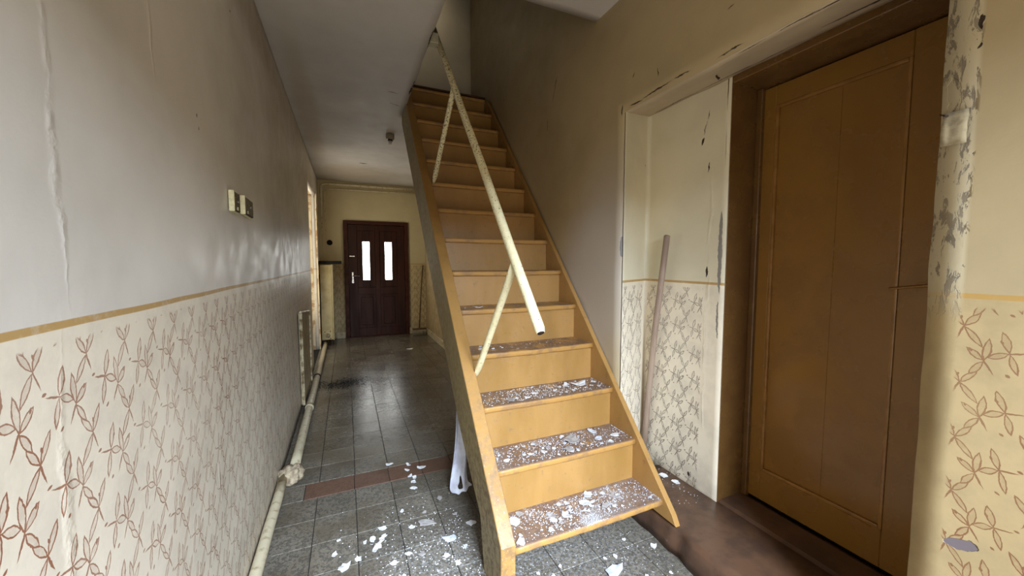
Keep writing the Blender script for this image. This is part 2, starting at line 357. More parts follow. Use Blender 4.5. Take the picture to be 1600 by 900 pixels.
def prism(poly, axis, a, b, bev=0.):
    """poly: 2D points; axis x: (y,z), y: (x,z), z: (x,y)"""
    bm = bmesh.new()
    def P(p, t): return Vector((t, p[0], p[1])) if axis == 'x' else Vector((p[0], t, p[1])) if axis == 'y' else Vector((p[0], p[1], t))
    va = [bm.verts.new(P(p, a)) for p in poly]; vb = [bm.verts.new(P(p, b)) for p in poly]
    bm.faces.new(va); bm.faces.new(list(reversed(vb)))
    n = len(poly)
    for i in range(n): bm.faces.new((va[i], vb[i], vb[(i+1) % n], va[(i+1) % n]))
    bmesh.ops.recalc_face_normals(bm, faces=bm.faces)
    if bev: bmesh.ops.bevel(bm, geom=list(bm.edges), offset=bev, segments=2, affect='EDGES', profile=.6)
    return bm
def tube(bm, pts, rad, n=14, cap=True):
    """rad: list of r or (ra, rb) per point; swept with a stable frame"""
    pts = [Vector(p) for p in pts]; rings = []
    ref = Vector((0, 0, 1)) if abs((pts[-1]-pts[0]).normalized().z) < .9 else Vector((1, 0, 0))
    for i, p in enumerate(pts):
        d = (pts[min(i+1, len(pts)-1)]-pts[max(i-1, 0)]).normalized(); u = d.cross(ref).normalized(); v = u.cross(d).normalized()
        r = rad[i] if isinstance(rad, (list, tuple)) else rad; ra, rb = r if isinstance(r, (list, tuple)) else (r, r)
        rings.append([bm.verts.new(p+u*ra*math.cos(2*PI*k/n)+v*rb*math.sin(2*PI*k/n)) for k in range(n)])
    for a, b in zip(rings, rings[1:]):
        for k in range(n): bm.faces.new((a[k], a[(k+1) % n], b[(k+1) % n], b[k]))
    if cap: bm.faces.new(list(reversed(rings[0]))); bm.faces.new(rings[-1])
    bmesh.ops.recalc_face_normals(bm, faces=bm.faces)
    return bm
def T(pts, rad, n=14): return tube(bmesh.new(), pts, rad, n)
def lathe(prof, n=24):
    bm = bmesh.new(); rings = [[bm.verts.new((max(r, 1e-4)*math.cos(2*PI*k/n), max(r, 1e-4)*math.sin(2*PI*k/n), z)) for k in range(n)] for r, z in prof]
    for a, b in zip(rings, rings[1:]):
        for k in range(n): bm.faces.new((a[k], a[(k+1) % n], b[(k+1) % n], b[k]))
    bm.faces.new(rings[0]); bm.faces.new(rings[-1]); bmesh.ops.recalc_face_normals(bm, faces=bm.faces); return bm
def frange(a, b, st):
    n = max(1, int(round((b-a)/st))); return [a+(b-a)*i/n for i in range(n+1)]
def cuts(marks, st):
    out = []
    for a, b in zip(marks, marks[1:]): out += frange(a, b, st)[:-1]
    return out+[marks[-1]]
def wall(name, us, vs, fn, nrm, mat, thick=.06, amp=.004, hole=None, ragged=.003, seed=0, uvfn=None):
    """plaster face displaced by real relief, with a flat back; fn(u,v)->point, hole(u,v)->bool for cells"""
    bm = bmesh.new(); nrm = Vector(nrm); grid = {}; uvl = bm.loops.layers.uv.new('UVMap'); uvof = {}
    live = [[not (hole and hole((us[i]+us[i+1])/2, (vs[j]+vs[j+1])/2)) for j in range(len(vs)-1)] for i in range(len(us)-1)]
    def islive(i, j): return 0 <= i < len(us)-1 and 0 <= j < len(vs)-1 and live[i][j]
    def isin(i, j): return 0 <= i < len(us)-1 and 0 <= j < len(vs)-1
    def vert(i, j):
        if (i, j) in grid: return grid[(i, j)]
        u, v = us[i], vs[j]; p = Vector(fn(u, v))
        cells = [(i-1, j-1), (i-1, j), (i, j-1), (i, j)]
        border = any(not isin(*c) for c in cells); holeb = any(isin(*c) and not islive(*c) for c in cells)
        d = noise.noise(p*1.3+Vector((seed, 0, 0)))*1.4+noise.noise(p*5+Vector((0, seed, 0)))*.5
        if not border: p = p+nrm*amp*d*(.4 if holeb else 1)
        if holeb and ragged and not border:
            t = Vector(fn(u+.01, v))-Vector(fn(u, v)); p = p+t.normalized()*ragged*noise.noise(p*9)*1.2
        grid[(i, j)] = bm.verts.new(p); uvof[grid[(i, j)]] = uvfn(u, v) if uvfn else (u, v); return grid[(i, j)]
    for i in range(len(us)-1):
        for j in range(len(vs)-1):
            if live[i][j]:
                f = bm.faces.new((vert(i, j), vert(i+1, j), vert(i+1, j+1), vert(i, j+1))); f.smooth = True
                for l in f.loops: l[uvl].uv = uvof[l.vert]
    bm.normal_update()
    if next(iter(bm.faces)).normal.dot(nrm) < 0: bmesh.ops.reverse_faces(bm, faces=bm.faces)
    # back and rim
    ext = bmesh.ops.extrude_face_region(bm, geom=[f for f in bm.faces])
    bvs = [e for e in ext['geom'] if isinstance(e, bmesh.types.BMVert)]
    orig = {v for v in grid.values()}
    for v in bvs: pass
    front = [v for v in orig if v.is_valid]
    # extrude keeps the new region as the moved one: push the new one backwards and flip roles
    for v in bvs: v.co -= nrm*thick
    bmesh.ops.recalc_face_normals(bm, faces=bm.faces)
    return tag(obj(name, bm, mat), kind='structure')

# ------------------------------------------------------------------ setting
XL, XR, YF, ZC, ZU = -.43, 1.44, 7.6, 2.85, 3.13
YB = -.7
# floor -------------------------------------------------
fl = tag(obj('floor', B(-.75, 2.0, -5.0, 8.2, -.08, -.006), M['grout']), kind='structure')
tile_me = {}
def tile(x0, x1, y0, y1, mat, name='floor_tile'):
    g = .0018; key = (round(x1-x0, 3), round(y1-y0, 3), name)
    if key not in tile_me:
        bm = bmesh.new(); w_, d_ = x1-x0-2*g, y1-y0-2*g; box(bm, -w_/2, w_/2, -d_/2, d_/2, -.012, 0)
        es = [e for e in bm.edges if all(v.co.z > -.001 for v in e.verts)]; bmesh.ops.bevel(bm, geom=es, offset=.0015, segments=1, affect='EDGES')
        me = bpy.data.meshes.new(name); bm.to_mesh(me); bm.free(); me.materials.append(mat); tile_me[key] = me
    o = bpy.data.objects.new(name, tile_me[key]); COL.objects.link(o); o.parent = fl
    o.location = ((x0+x1)/2, (y0+y1)/2, R.uniform(-.0006, .0006)); o.rotation_euler = (R.uniform(-.0035, .0035), R.uniform(-.0035, .0035), 0)
    return o
xs = [XL, -.195] + [.015+.21*k for k in range(0, 7)] + [XR]
yf_ = [2.63+.2075*k for k in range(24)]+[YF+.01]
for a, b in zip(yf_, yf_[1:]):
    for c, d in zip(xs, xs[1:]): tile(c, d, a, b, M['tile'])
yn = [2.45-.21*k for k in range(7)][::-1]
for a, b in zip(yn, yn[1:]):
    for c, d in zip(xs, xs[1:]): tile(c, d, a, b, M['tile'])
bx = [XL+.16, .01, .22, .43, .64, .85, 1.06, 1.27, XR]
for i, (c, d) in enumerate(zip(bx, bx[1:])): tile(c, d, 2.453, 2.627, M['border'] if i in (0, 1) else M['tile'], 'border_tile')
tile(XL, XL+.16, 2.453, 2.627, M['tile'], 'border_tile')
bm = bmesh.new(); y = yn[0]
while y > -4.8:
    for c, d in zip(xs, xs[1:]): box(bm, c+.0012, d-.0012, y-.2088, y-.0012, -.012, 0)
    y -= .21
tag(obj('floor_tiles_behind', bm, M['tile'], fl), kind='stuff')

# walls -------------------------------------------------
us = cuts([YB, .0, 5.6, 6.75, YF+.05], .06); vs = cuts([0, 2.45, ZC], .06)
wl = wall('wall_left', us, vs, lambda u, v: (XL, u, v), (1, 0, 0), M['wall_left'], thick=.05, amp=.006, hole=lambda u, v: 5.6 < u < 6.75 and v < 2.45, seed=3)
us = cuts([YB, .0, .485, 1.735, 7.65], .06); vs = cuts([0, 2.235, ZC, 5.6], .06)
wr = wall('wall_right', us, vs, lambda u, v: (XR, u, v), (-1, 0, 0), M['wall_right'], thick=.012, amp=.007,
          hole=lambda u, v: (.485 < u < 1.735 and v < 2.235), seed=8)
# recess: splayed cheek, back wall (developed length as u)
cheek = math.hypot(.31, .141)
def rec(u, v):
    if u <= cheek: t = u/cheek; return (XR+.001+.309*t, 1.722+.154*t, v)
    return (1.75, 1.876-(u-cheek), v)
us = cuts([0, .3405, .3405+.556], .035); us = [cheek if abs(u-.3405) < .004 else u for u in us]; vs = cuts([0.1, 2.36], .06)
wall('wall_recess', us, vs, rec, (-1, 0, 0), M['wall_recess'], thick=.003, amp=.0035, seed=12)
# lintel underside, uv along y
bm = bmesh.new(); uvl = bm.loops.layers.uv.new('UVMap'); ys = frange(.47, 1.90, .05); rows = []
for yy in ys:
    row = []
    for k in range(7):
        t = k/6; n_ = noise.noise(Vector((yy*6, t*3, 2)))*.006
        row.append((bm.verts.new((XR+.006+(.322)*t, yy, 2.232+.075*t+(n_ if k else 0))), yy-.45, t*.33))
    rows.append(row)
for a, b in zip(rows, rows[1:]):
    for k in range(6):
        f = bm.faces.new((a[k][0], a[k+1][0], b[k+1][0], b[k][0])); f.smooth = True
        uvm = {a[k][0]: a[k][1:], a[k+1][0]: a[k+1][1:], b[k+1][0]: b[k+1][1:], b[k][0]: b[k][1:]}
        for l in f.loops:
            q = uvm[l.vert]; l[uvl].uv = (1.43-q[0], q[1])
ext = bmesh.ops.extrude_face_region(bm, geom=list(bm.faces))
for e in ext['geom']:
    if isinstance(e, bmesh.types.BMVert): e.co.z += .12
bmesh.ops.recalc_face_normals(bm, faces=bm.faces)
tag(obj('lintel', bm, M['lintel'], wr), 'cracked plaster lintel over the door recess')
# near reveal of the pier and masonry behind the door
obj('door_reveal', B(1.455, 2.05, .36, .484, 0, 2.4), M['wall_plain'], wr)
# end wall with the entrance door
us = cuts([XL-.1, -.035, 1.11, 1.5], .06); vs = cuts([0, 2.165, 2.95], .06)
wall('wall_back', us, vs, lambda u, v: (u, YF, v), (0, -1, 0), M['wall_back'], thick=.1, amp=.003, hole=lambda u, v: -.035 < u < 1.11 and v < 2.165, ragged=0, seed=20)
# wall behind the viewer with the open entrance
us = cuts([XL-.1, -.15, 1.1, 1.5], .15); vs = cuts([0, 2.08, 2.95], .15)
wall('wall_front', us, vs, lambda u, v: (u, YB, v), (0, 1, 0), M['wall_plain'], thick=.12, amp=.003, hole=lambda u, v: -.15 < u < 1.1 and v < 2.08, ragged=0, seed=26)
# ceiling with the stairwell cut out
us = cuts([XL-.05, .545, XR+.05], .06); vs = cuts([YB, 2.0, 3.975, YF+.05], .06)
wall('ceiling', us, vs, lambda u, v: (u, v, ZC+.012*math.sin(v*1.1)), (0, 0, -1), M['ceiling'], thick=.27, amp=.006,
     hole=lambda u, v: u > .545 and 2.0 < v < 3.975, ragged=.004, seed=33)
# upstairs shell
us = frange(-2.2, XR+.05, .1); vs = frange(ZU, 5.6, .1)
wall('wall_upstairs', us, vs, lambda u, v: (u, 4.55, v), (0, -1, 0), M['wall_plain'], thick=.1, amp=.006, seed=41)
tag(obj('wall_upstairs_side', B(-2.3, -2.2, YB, 4.6, ZU, 5.6), M['wall_plain']), kind='structure')
tag(obj('wall_upstairs_front', B(-2.3, 1.5, YB-.12, YB, ZU, 5.6), M['wall_plain']), kind='structure')
tag(obj('ceiling_upstairs', B(-2.3, 1.5, -1.7, 4.65, 5.6, 5.7), M['wall_plain']), kind='structure')
tag(obj('floor_upstairs', B(-2.3, -.48, YB, 4.6, ZC+.05, ZU), M['platform']), kind='structure')
# skirtings
tag(obj('baseboard_right', B(XR-.028, XR-.006, 4.3, YF-.01, 0, .115, .004), M['skirting']), kind='structure')
bb = tag(obj('baseboard_back', B(1.112, XR-.03, YF-.03, YF-.006, 0, .12, .004), M['skirting']), kind='structure')
tag(obj('baseboard_back', B(XL+.24, -.05, YF-.03, YF-.006, 0, .12, .004), M['skirting']), kind='structure')

# ------------------------------------------------------------------ far entrance door
d1 = tag(empty('door_1', (.53, YF, 0)), kind='structure'); d1['label'] = 'dark mahogany entrance door with two tall glass panes'
def dpart(name, bm, mat, par=None, label=None):
    o = obj(name, bm, mat); o.parent = par or d1
    q = par or d1
    loc = Vector((0, 0, 0)); r = q
    while r is not None: loc += r.location; r = r.parent
    o.data.transform(Matrix.Translation(-loc))
    if label: o['label'] = label
    return o
fr = bmesh.new(); box(fr, -.035, .035, 7.565, 7.66, 0, 2.165, .004); box(fr, 1.045, 1.11, 7.565, 7.66, 0, 2.165, .004); box(fr, .035, 1.045, 7.565, 7.66, 2.10, 2.165, .004)
dpart('door_frame', fr, M['mahogany_frame'])
X0, X1 = .038, 1.042
lf = bmesh.new()
gx = [(.285, .405), (.680, .805)]; gz = (1.07, 1.785)
YL = 7.60
def rail(x0, x1, z0, z1, dy=0): box(lf, x0, x1, YL+dy, YL+.045, z0, z1, .003)
rail(X0, .19, .01, 2.095); rail(.90, X1, .01, 2.095); rail(.505, .585, .01, 2.095, .001)
for a, b in ((.19, .505), (.585, .90)):
    rail(a, b, 1.99, 2.095); rail(a, b, .80, .93); rail(a, b, .01, .17)
dpart('door_leaf', lf, M['mahogany'])
for (a, b), (g0, g1) in zip(((.19, .505), (.585, .90)), gx):
    # upper panel has its pane, lower one is solid
    up = bmesh.new(); box(up, a, g0, YL+.014, YL+.036, .93, 1.99, .004); box(up, g1, b, YL+.014, YL+.036, .93, 1.99, .004)
    box(up, g0, g1, YL+.014, YL+.036, .93, gz[0], .004); box(up, g0, g1, YL+.014, YL+.036, gz[1], 1.99, .004)
    u = dpart('upper_panel', up, M['mahogany'])
    dpart('glass_pane', B(g0, g1, YL+.022, YL+.030, gz[0], gz[1]), M['pane'], u)
    bd = bmesh.new()
    for s_ in (0, 1): box(bd, (g0-.012, g1)[s_], (g0, g1+.012)[s_], YL+.004, YL+.02, gz[0]-.012, gz[1]+.012, .003); box(bd, g0, g1, YL+.004, YL+.02, (gz[0]-.012, gz[1])[s_], (gz[0], gz[1]+.012)[s_], .003)
    dpart('glazing_bead', bd, M['mahogany'], u)
    lp = bmesh.new(); box(lp, a, b, YL+.018, YL+.036, .17, .80); box(lp, a+.05, b-.05, YL+.008, YL+.03, .22, .75, .008); dpart('lower_panel', lp, M['mahogany'])
hd = dpart('handle_plate', B(.088, .122, YL-.008, YL+.004, 1.02, 1.22, .004), M['steel'], None, 'bright steel handle plate')
lv = T([(.105, YL-.006, 1.15), (.105, YL-.05, 1.15), (.12, YL-.056, 1.15), (.22, YL-.056, 1.148)], [.009, .009, .009, .008], 12); dpart('lever', lv, M['steel'], hd)
kc = T([(.105, YL-.004, 1.075), (.105, YL-.028, 1.075)], .016, 14); tube(kc, [(.105, YL-.004, 1.035), (.105, YL-.02, 1.035)], .02, 14); dpart('lock_cylinder', kc, M['steel'], hd)
dpart('latch_plate', B(.055, .145, YL-.005, YL+.002, 1.505, 1.522, .001), M['steel'], None, 'narrow bright plate above the handle')
for z_ in (.35, 1.1, 1.8): dpart('hinge', T([(1.045, YL-.006, z_-.05), (1.045, YL-.006, z_+.05)], .009, 10), M['nail'])
dpart('threshold', B(-.03, 1.1, 7.56, 7.66, 0, .012, .003), M['mahogany_frame'])
bkx = tag(obj('wall_outside_door', B(-.2, 1.3, 7.72, 7.8, 0, 2.4), M['wall_plain']), kind='structure')

# ------------------------------------------------------------------ ochre door on the right
d2 = tag(empty('door_2', (1.96, .93, .14)), kind='structure'); d2['label'] = 'brown ochre painted panel door in the recess'
def p2(name, bm, mat, label=None, par=None):
    o = obj(name, bm, mat); o.parent = par or d2; o.data.transform(Matrix.Translation((-1.96, -.93, -.14)))
    if label: o['label'] = label
    return o
fr = bmesh.new(); box(fr, 1.752, 1.99, 1.318, 1.345, .14, 2.31, .003)
p2('door_jamb', fr, M['frame_ochre']); p2('door_jamb', B(1.752, 1.99, .486, .512, .14, 2.31, .003), M['frame_ochre'])
p2('door_head', B(1.752, 1.99, .512, 1.318, 2.272, 2.31, .003), M['frame_ochre'])
st = bmesh.new(); box(st, 1.935, 1.962, 1.29, 1.318, .14, 2.27, .003); box(st, 1.935, 1.962, .512, .53, .14, 2.27, .003); p2('door_stop', st, M['frame_ochre'])
lf = bmesh.new(); xf = 1.958
box(lf, xf, xf+.04, 1.235, 1.312, .155, 2.265, .003); box(lf, xf, xf+.04, .52, .742, .155, 2.265, .003)
box(lf, xf, xf+.04, .742, 1.235, 2.17, 2.265, .003); box(lf, xf, xf+.04, .742, 1.235, .155, .315, .003)
p2('door_leaf', lf, M['door_ochre'])
for a, b in ((.742, .9655), (.966, 1.235)): p2('panel_board', B(xf+.012, xf+.03, a, b, .315, 2.17, .0006), M['door_ochre'])
ml = bmesh.new()
for (a, b, c, d) in ((1.220, 1.235, .315, 2.17), (.742, .754, .315, 2.17), (.754, 1.22, 2.155, 2.17), (.754, 1.22, .315, .33)):
    box(ml, xf-.002, xf+.016, a, b, c, d, .004, 2)
p2('panel_moulding', ml, simple('glossy_ochre_moulding', (150, 108, 56), .12, c2=(134, 94, 44), scale=12, bump=.2))
p2('door_handle', T([(xf-.001, .60, 1.322), (xf-.05, .602, 1.322), (xf-.058, .615, 1.322), (xf-.058, .745, 1.300)], [.006, .006, .006, .0045], 10), simple('tarnished_brass', (150, 112, 66), .35, .9, scale=40, bump=.1), 'tarnished metal lever')
# masonry behind the ochre door
tag(obj('wall_over_door', B(1.775, 2.06, .3, 1.95, 2.312, 2.75), M['wall_plain']), kind='structure')
obj('door_backing', B(2.0, 2.06, .3, 1.5, 0, 2.4), M['hole'], d2).location = (-1.96, -.93, -.14)

# ------------------------------------------------------------------ room door on the left
d3 = tag(empty('door_3', (-.68, 6.17, 0)), kind='structure'); d3['label'] = 'set-back room door with peeling cream jambs'
def p3(name, bm, mat):
    o = obj(name, bm, mat, d3); o.data.transform(Matrix.Translation((.68, -6.17, 0))); return o
def ragged_jamb(y0, y1):
    bm = B(-.70, XL-.052, y0, y1, 0, 2.45); bmesh.ops.subdivide_edges(bm, edges=list(bm.edges), cuts=9, use_grid_fill=True)
    for v in bm.verts:
        v.co.x += noise.noise(v.co*13)*.008; v.co.y += noise.noise(v.co*17)*.006
    return bm
p3('jamb', ragged_jamb(6.755, 6.80), M['peeled']); p3('jamb', ragged_jamb(5.55, 5.595), M['peeled'])
p3('jamb_head', B(-.70, XL-.052, 5.55, 6.8, 2.452, 2.50), M['peeled'])
p3('room_door_leaf', B(-.74, -.70, 5.55, 6.8, 0, 2.45, .004), M['door_cream'])
for (a, b) in ((.2, 1.0), (1.2, 2.2)): p3('door_panel', B(-.702, -.69, 5.75, 6.6, a, b, .006), M['door_cream'])
tr = bmesh.new(); box(tr, XL+.002, XL+.022, 6.75, 6.81, 0, 2.48, .003)
bmesh.ops.subdivide_edges(tr, edges=[e for e in tr.edges if e.calc_length() > 1], cuts=40)
for v in tr.verts: v.co.x += noise.noise(v.co*9)*.006; v.co.y += noise.noise(v.co*11)*.008
tag(obj('trim_1', tr, M['peeled']), kind='structure')

# ------------------------------------------------------------------ wooden platform in the recess
pts = [(XR+.0, 1.735)]
edge = [(1.41, 1.72), (1.40, 1.6), (1.395, 1.52), (1.402, 1.44), (1.398, 1.36), (1.392, 1.30), (1.405, 1.24), (1.385, 1.18), (1.38, 1.1), (1.385, 1.0), (1.38, .85), (1.39, .7), (1.385, .5), (1.38, .38)]
bm = bmesh.new(); top = []; bot = []; mid_ = []
fine_e = []
for a, b in zip(edge, edge[1:]):
    for t in (0, .33, .66): fine_e.append((a[0]+(b[0]-a[0])*t, a[1]+(b[1]-a[1])*t))
fine_e.append(edge[-1])
prev = None
for (ex, ey) in fine_e:
    j = noise.noise(Vector((ey*14, 0, 5)))*.010
    row = [(ex+.004-j*.4, ey, 0), (ex+j, ey, .05), (ex+.006+j*.8, ey, .11), (ex+.018+j, ey, .136+j*.3), (ex+.05, ey, .140), (1.6, ey, .141), (1.96, ey, .142)]
    vs_ = [bm.verts.new(p) for p in row]
    if prev:
        for k in range(len(row)-1): bm.faces.new((prev[k], prev[k+1], vs_[k+1], vs_[k]))
    prev = vs_
vb = [v for v in bm.verts]
bmesh.ops.recalc_face_normals(bm, faces=bm.faces)
plat = empty('wooden_platform', (1.6, 1.1, 0)); tag(plat, 'brown painted raised floor step below the ochre door, with a ragged edge', 'platform')
o = obj('step_board', bm, M['platform'], plat, True); o.location = (-1.6, -1.1, 0)
md = o.modifiers.new('thickness', 'SOLIDIFY'); md.thickness = .006; md.offset = -1 if True else 1
o = obj('step_core', B(1.46, 1.95, .49, 1.72, 0, .132), M['platform'], plat); o.location = (-1.6, -1.1, 0)
o = obj('door_sill', prism([(1.76, .142), (1.78, .150), (1.93, .152), (1.955, .142)], 'y', .513, 1.317, 0), M['platform'], plat); o.location = (-1.6, -1.1, 0)

# ------------------------------------------------------------------ staircase
stair = tag(empty('staircase', (1.0, 1.35, 0)), 'steep ochre painted wooden staircase rising through the ceiling opening', 'staircase')
def sp(name, bm, mat, label=None, smooth=False):
    o = obj(name, bm, mat, stair, smooth); o.data.transform(Matrix.Translation((-1.0, -1.35, 0)))
    if label: o['label'] = label
    return o
Y0, Z0, G, RI = 1.346, .226, .1985, .2236
S = RI/G
def nz(y): return Z0+S*(y-Y0)
N = 14
# stringers (plan: y,z polygon)
def stringer(x0, x1, yb, zb, flip=False):
    poly = [(Y0-.006, 0.0), (Y0-.006, nz(Y0)+.022)] if not flip else [(1.262, .142), (1.285, nz(1.285)+.028)]
    n_ = 26; tops = []
    for i in range(1, n_+1):
        yy = Y0+(3.86-Y0)*i/n_; tops.append((yy, nz(yy)+.03+noise.noise(Vector((yy*5, x0, 0)))*.003))
    poly += tops; poly.append((3.93, ZU-.02)); poly.append((3.93, ZU-.3))
    bots = []
    for i in range(n_+1):
        yy = 3.93-(3.93-(1.60 if not flip else 1.8))*i/n_
        z_ = nz(yy)-.385
        if not flip and yy < 1.95: z_ = nz(yy)-.385+(.1)*(1.95-yy)/.35
        if z_ > (.0 if not flip else .142): bots.append((yy, z_))
    poly += bots; poly.append((1.55, 0.) if not flip else (1.62, .142))
    bm = bmesh.new(); a = [bm.verts.new((x0, p, q)) for p, q in poly]; b = [bm.verts.new((x1, p, q)) for p, q in poly]
    fa = bm.faces.new(a); fb = bm.faces.new(list(reversed(b)))
    for i in range(len(poly)): bm.faces.new((a[i], b[i], b[(i+1) % len(poly)], a[(i+1) % len(poly)]))
    bmesh.ops.recalc_face_normals(bm, faces=bm.faces)
    es = [e for e in bm.edges if abs(e.verts[0].co.x-e.verts[1].co.x) < 1e-5]
    bmesh.ops.bevel(bm, geom=es, offset=.003, segments=1, affect='EDGES')
    return bm
sm = stringer(.538, .603, 0, 0)
o = sp('stringer', sm, M['ochre']); o.data.materials.append(M['ochre_side'])
for p in o.data.polygons:
    if p.normal.x < -.8: p.material_index = 1
sp('stringer', stringer(1.402, 1.432, 0, 0, True), M['ochre'], 'stringer against the wall')
for i in range(N):
    y_, z_ = Y0+G*i, Z0+RI*i
    last = i == N-1
    yb_ = y_+G+.006+(0 if not last else -.1)
    bm = bmesh.new(); box(bm, .603, 1.402, y_, yb_+.016, z_-.032, z_)
    bmesh.ops.subdivide_edges(bm, edges=[e for e in bm.edges if abs(e.verts[0].co.x-e.verts[1].co.x) > .5], cuts=22)
    es = [e for e in bm.edges if all(abs(v.co.y-y_) < 1e-4 for v in e.verts) and abs(e.verts[0].co.z-e.verts[1].co.z) < 1e-4]
    bmesh.ops.bevel(bm, geom=es, offset=.0105, segments=3, affect='EDGES', profile=.5)
    for v in bm.verts:       # trodden hollow and knocked nosing
        if v.co.y < y_+.02: v.co.z -= .004*max(0, 1-abs(v.co.x-1.0)/.32)*(1 if i < 6 else .4); v.co.y += .004*noise.noise(Vector((v.co.x*16, i*3.1, 0)))
    o = sp('tread', bm, M['tread'], None)
    for p in o.data.polygons: p.use_smooth = p.normal.y < -.2 and abs(p.normal.z) < .98 and abs(p.normal.x) < .2
    if i > 0:
        sp('riser', B(.603, 1.402, y_+.022, y_+.038, z_-RI-.0, z_-.032), M['ochre'])
sp('landing_board', B(.60, 1.40, Y0+G*13-.02, 4.5, Z0+RI*13+.0, Z0+RI*13+.012), simple('dark_landing_board', (74, 44, 24), .5, scale=9))

# handrail: one loose tube with two struts
rl = tag(empty('handrail', (.63, 2.0, 1.9)), 'bent loose cream tube handrail with chipped paint above the stairs', 'handrail')
def rp(name, bm, mat, label=None):
    o = obj(name, bm, mat, rl, True); o.data.transform(Matrix.Translation((-.63, -2.0, -1.9)))
    if label: o['label'] = label
    return o
ra = Vector((.63, 1.184, 1.149)); rb = Vector((.63, 2.98, 3.23)); 
pts = [ra+(rb-ra)*t for t in (0, .006, .15, .35, .5, .7, .85, 1)]
rp('rail_tube', T([p+Vector((0, 0, .004*math.sin(9*i))) for i, p in enumerate(pts)], [.015, .0195, .020, .020, .020, .020, .020, .020], 20), M['rail'])
rp('tube_plug', T([ra-(rb-ra).normalized()*.002, ra+(rb-ra).normalized()*.02], [.013, .013], 16), M['nail'])
def strut(a, b, name):
    a, b = Vector(a), Vector(b); d = b-a
    ts = [0, .1, .5, .78, .86, .92, .97, 1.0]; rr = [(.0165, .0165)]*4+[(.018, .014), (.017, .008), (.012, .004), (.005, .0035)]
    return rp(name, T([a+d*t for t in ts], rr, 16), M['rail'], None)
strut((.628, 1.412, 1.392), (.612, 1.883, .792), 'strut')
strut((.628, 2.325, 2.452), (.618, 2.884, 1.995), 'strut')
br = obj('rail_bracket', B(.55, .618, 2.655, 2.72, 2.885, 2.955, .005), M['bracket'], rl); br.data.transform(Matrix.Translation((-.63, -2.0, -1.9)))
br['label'] = 'pale wooden fixing block at the ceiling edge'

# ------------------------------------------------------------------ pipes
hp = tag(empty('heating_pipe', (-.38, 4.0, 0)), 'cream heating pipe running along the floor beside the left wall', 'pipe')
def hpp(name, bm, mat, label=None, smooth=True):
    o = obj(name, bm, mat, hp, smooth); o.data.transform(Matrix.Translation((.38, -4.0, 0)))
    if label: o['label'] = label
    return o
def wob(x, y0, y1, z, n_=16, a=.004): return [(x+noise.noise(Vector((i*.7, x*9, 1)))*a, y0+(y1-y0)*i/n_, z+noise.noise(Vector((i*.6, 5, x*7)))*a) for i in range(n_+1)]
hpp('near_pipe_run', T(wob(-.396, -1.5, 2.70, .052), .026, 16), M['pipe'])
hpp('far_pipe_run', T(wob(-.352, 2.72, 6.97, .045), .031, 16), M['pipe'])
hpp('pipe_sleeve', T([(-.352, 3.9, .045), (-.352, 3.95, .045)], .037, 16), M['pipe']); hpp('pipe_sleeve', T([(-.352, 4.95, .045), (-.352, 4.99, .045)], .037, 16), M['nail'])
lump = bmesh.new(); bmesh.ops.create_icosphere(lump, subdivisions=4, radius=1)
for v in lump.verts:
    d = 1+.35*noise.noise(v.co*2.1)+.12*noise.noise(v.co*6); v.co = Vector((v.co.x*.072*d-.362, v.co.y*.07*d+2.70, max(.002, v.co.z*.062*d+.045)))
hpp('cement_lump', lump, M['cement'], 'rough cement lump around the pipe joint')
wp = tag(empty('wall_pipes', (-.35, 7.5, 1.4)), 'pair of cream pipes rising in the far corner and crossing above the entrance door', 'pipe')
def wpp(name, pts, r):
    o = obj(name, T(pts, r, 12), M['pipe'], wp, True); o.data.transform(Matrix.Translation((.35, -7.5, -1.4))); return o
wpp('upper_pipe', [(-.375, 7.53, 1.42), (-.375, 7.53, 2.68), (-.365, 7.53, 2.76), (-.30, 7.53, 2.785), (.6, 7.53, 2.79), (1.42, 7.53, 2.80)], .022)
wpp('lower_pipe', [(-.32, 7.555, 1.42), (-.32, 7.555, 2.58), (-.31, 7.555, 2.66), (-.27, 7.555, 2.70), (.6, 7.555, 2.715), (1.42, 7.555, 2.73)], .014)
wpp('pipe_clip', [(-.375, 7.59, 1.90), (-.375, 7.505, 1.90)], .012); wpp('pipe_clip', [(.6, 7.59, 2.79), (.6, 7.505, 2.79)], .012)

# tall heater end-on in the corner
ht = tag(empty('heater', (-.33, 7.25, 0)), 'tall cream convector heater in the far corner left of the entrance door', 'heater')
def hh(name, bm, mat, label=None, smooth=False):
    o = obj(name, bm, mat, ht, smooth); o.data.transform(Matrix.Translation((.33, -7.25, 0)))
    if label: o['label'] = label
    return o
hh('casing', B(-.405, -.235, 7.0, 7.5, .10, 1.36, .008, 2), M['cabinet'])
hh('front_plate', B(-.232, -.218, 6.995, 7.5, .09, 1.365, .003), simple('heater_front_enamel', (222, 208, 160), .3, scale=10, bump=.1))
hh('wall_bracket', B(-.420, -.405, 7.1, 7.16, .2, 1.2), M['nail'])
hh('port_cap', T([(-.315, 7.002, 1.285), (-.315, 6.985, 1.285)], .030, 18), M['cabinet']); 
hh('valve', T([(-.315, 7.002, .175), (-.315, 6.975, .175), (-.315, 6.970, .175)], [.036, .036, .026], 18), M['cement'], 'round valve socket')
for q in ((-.36, .235), (-.275, .24), (-.272, .12)): hh('bolt_hole', T([(q[0], 7.001, q[1]), (q[0], 6.996, q[1])], .008, 10), M['hole'])
for fx in (-.39, -.27):
    for fy in (7.03, 7.4): hh('foot', B(fx, fx+.03, fy, fy+.04, 0, .10), M['nail'])
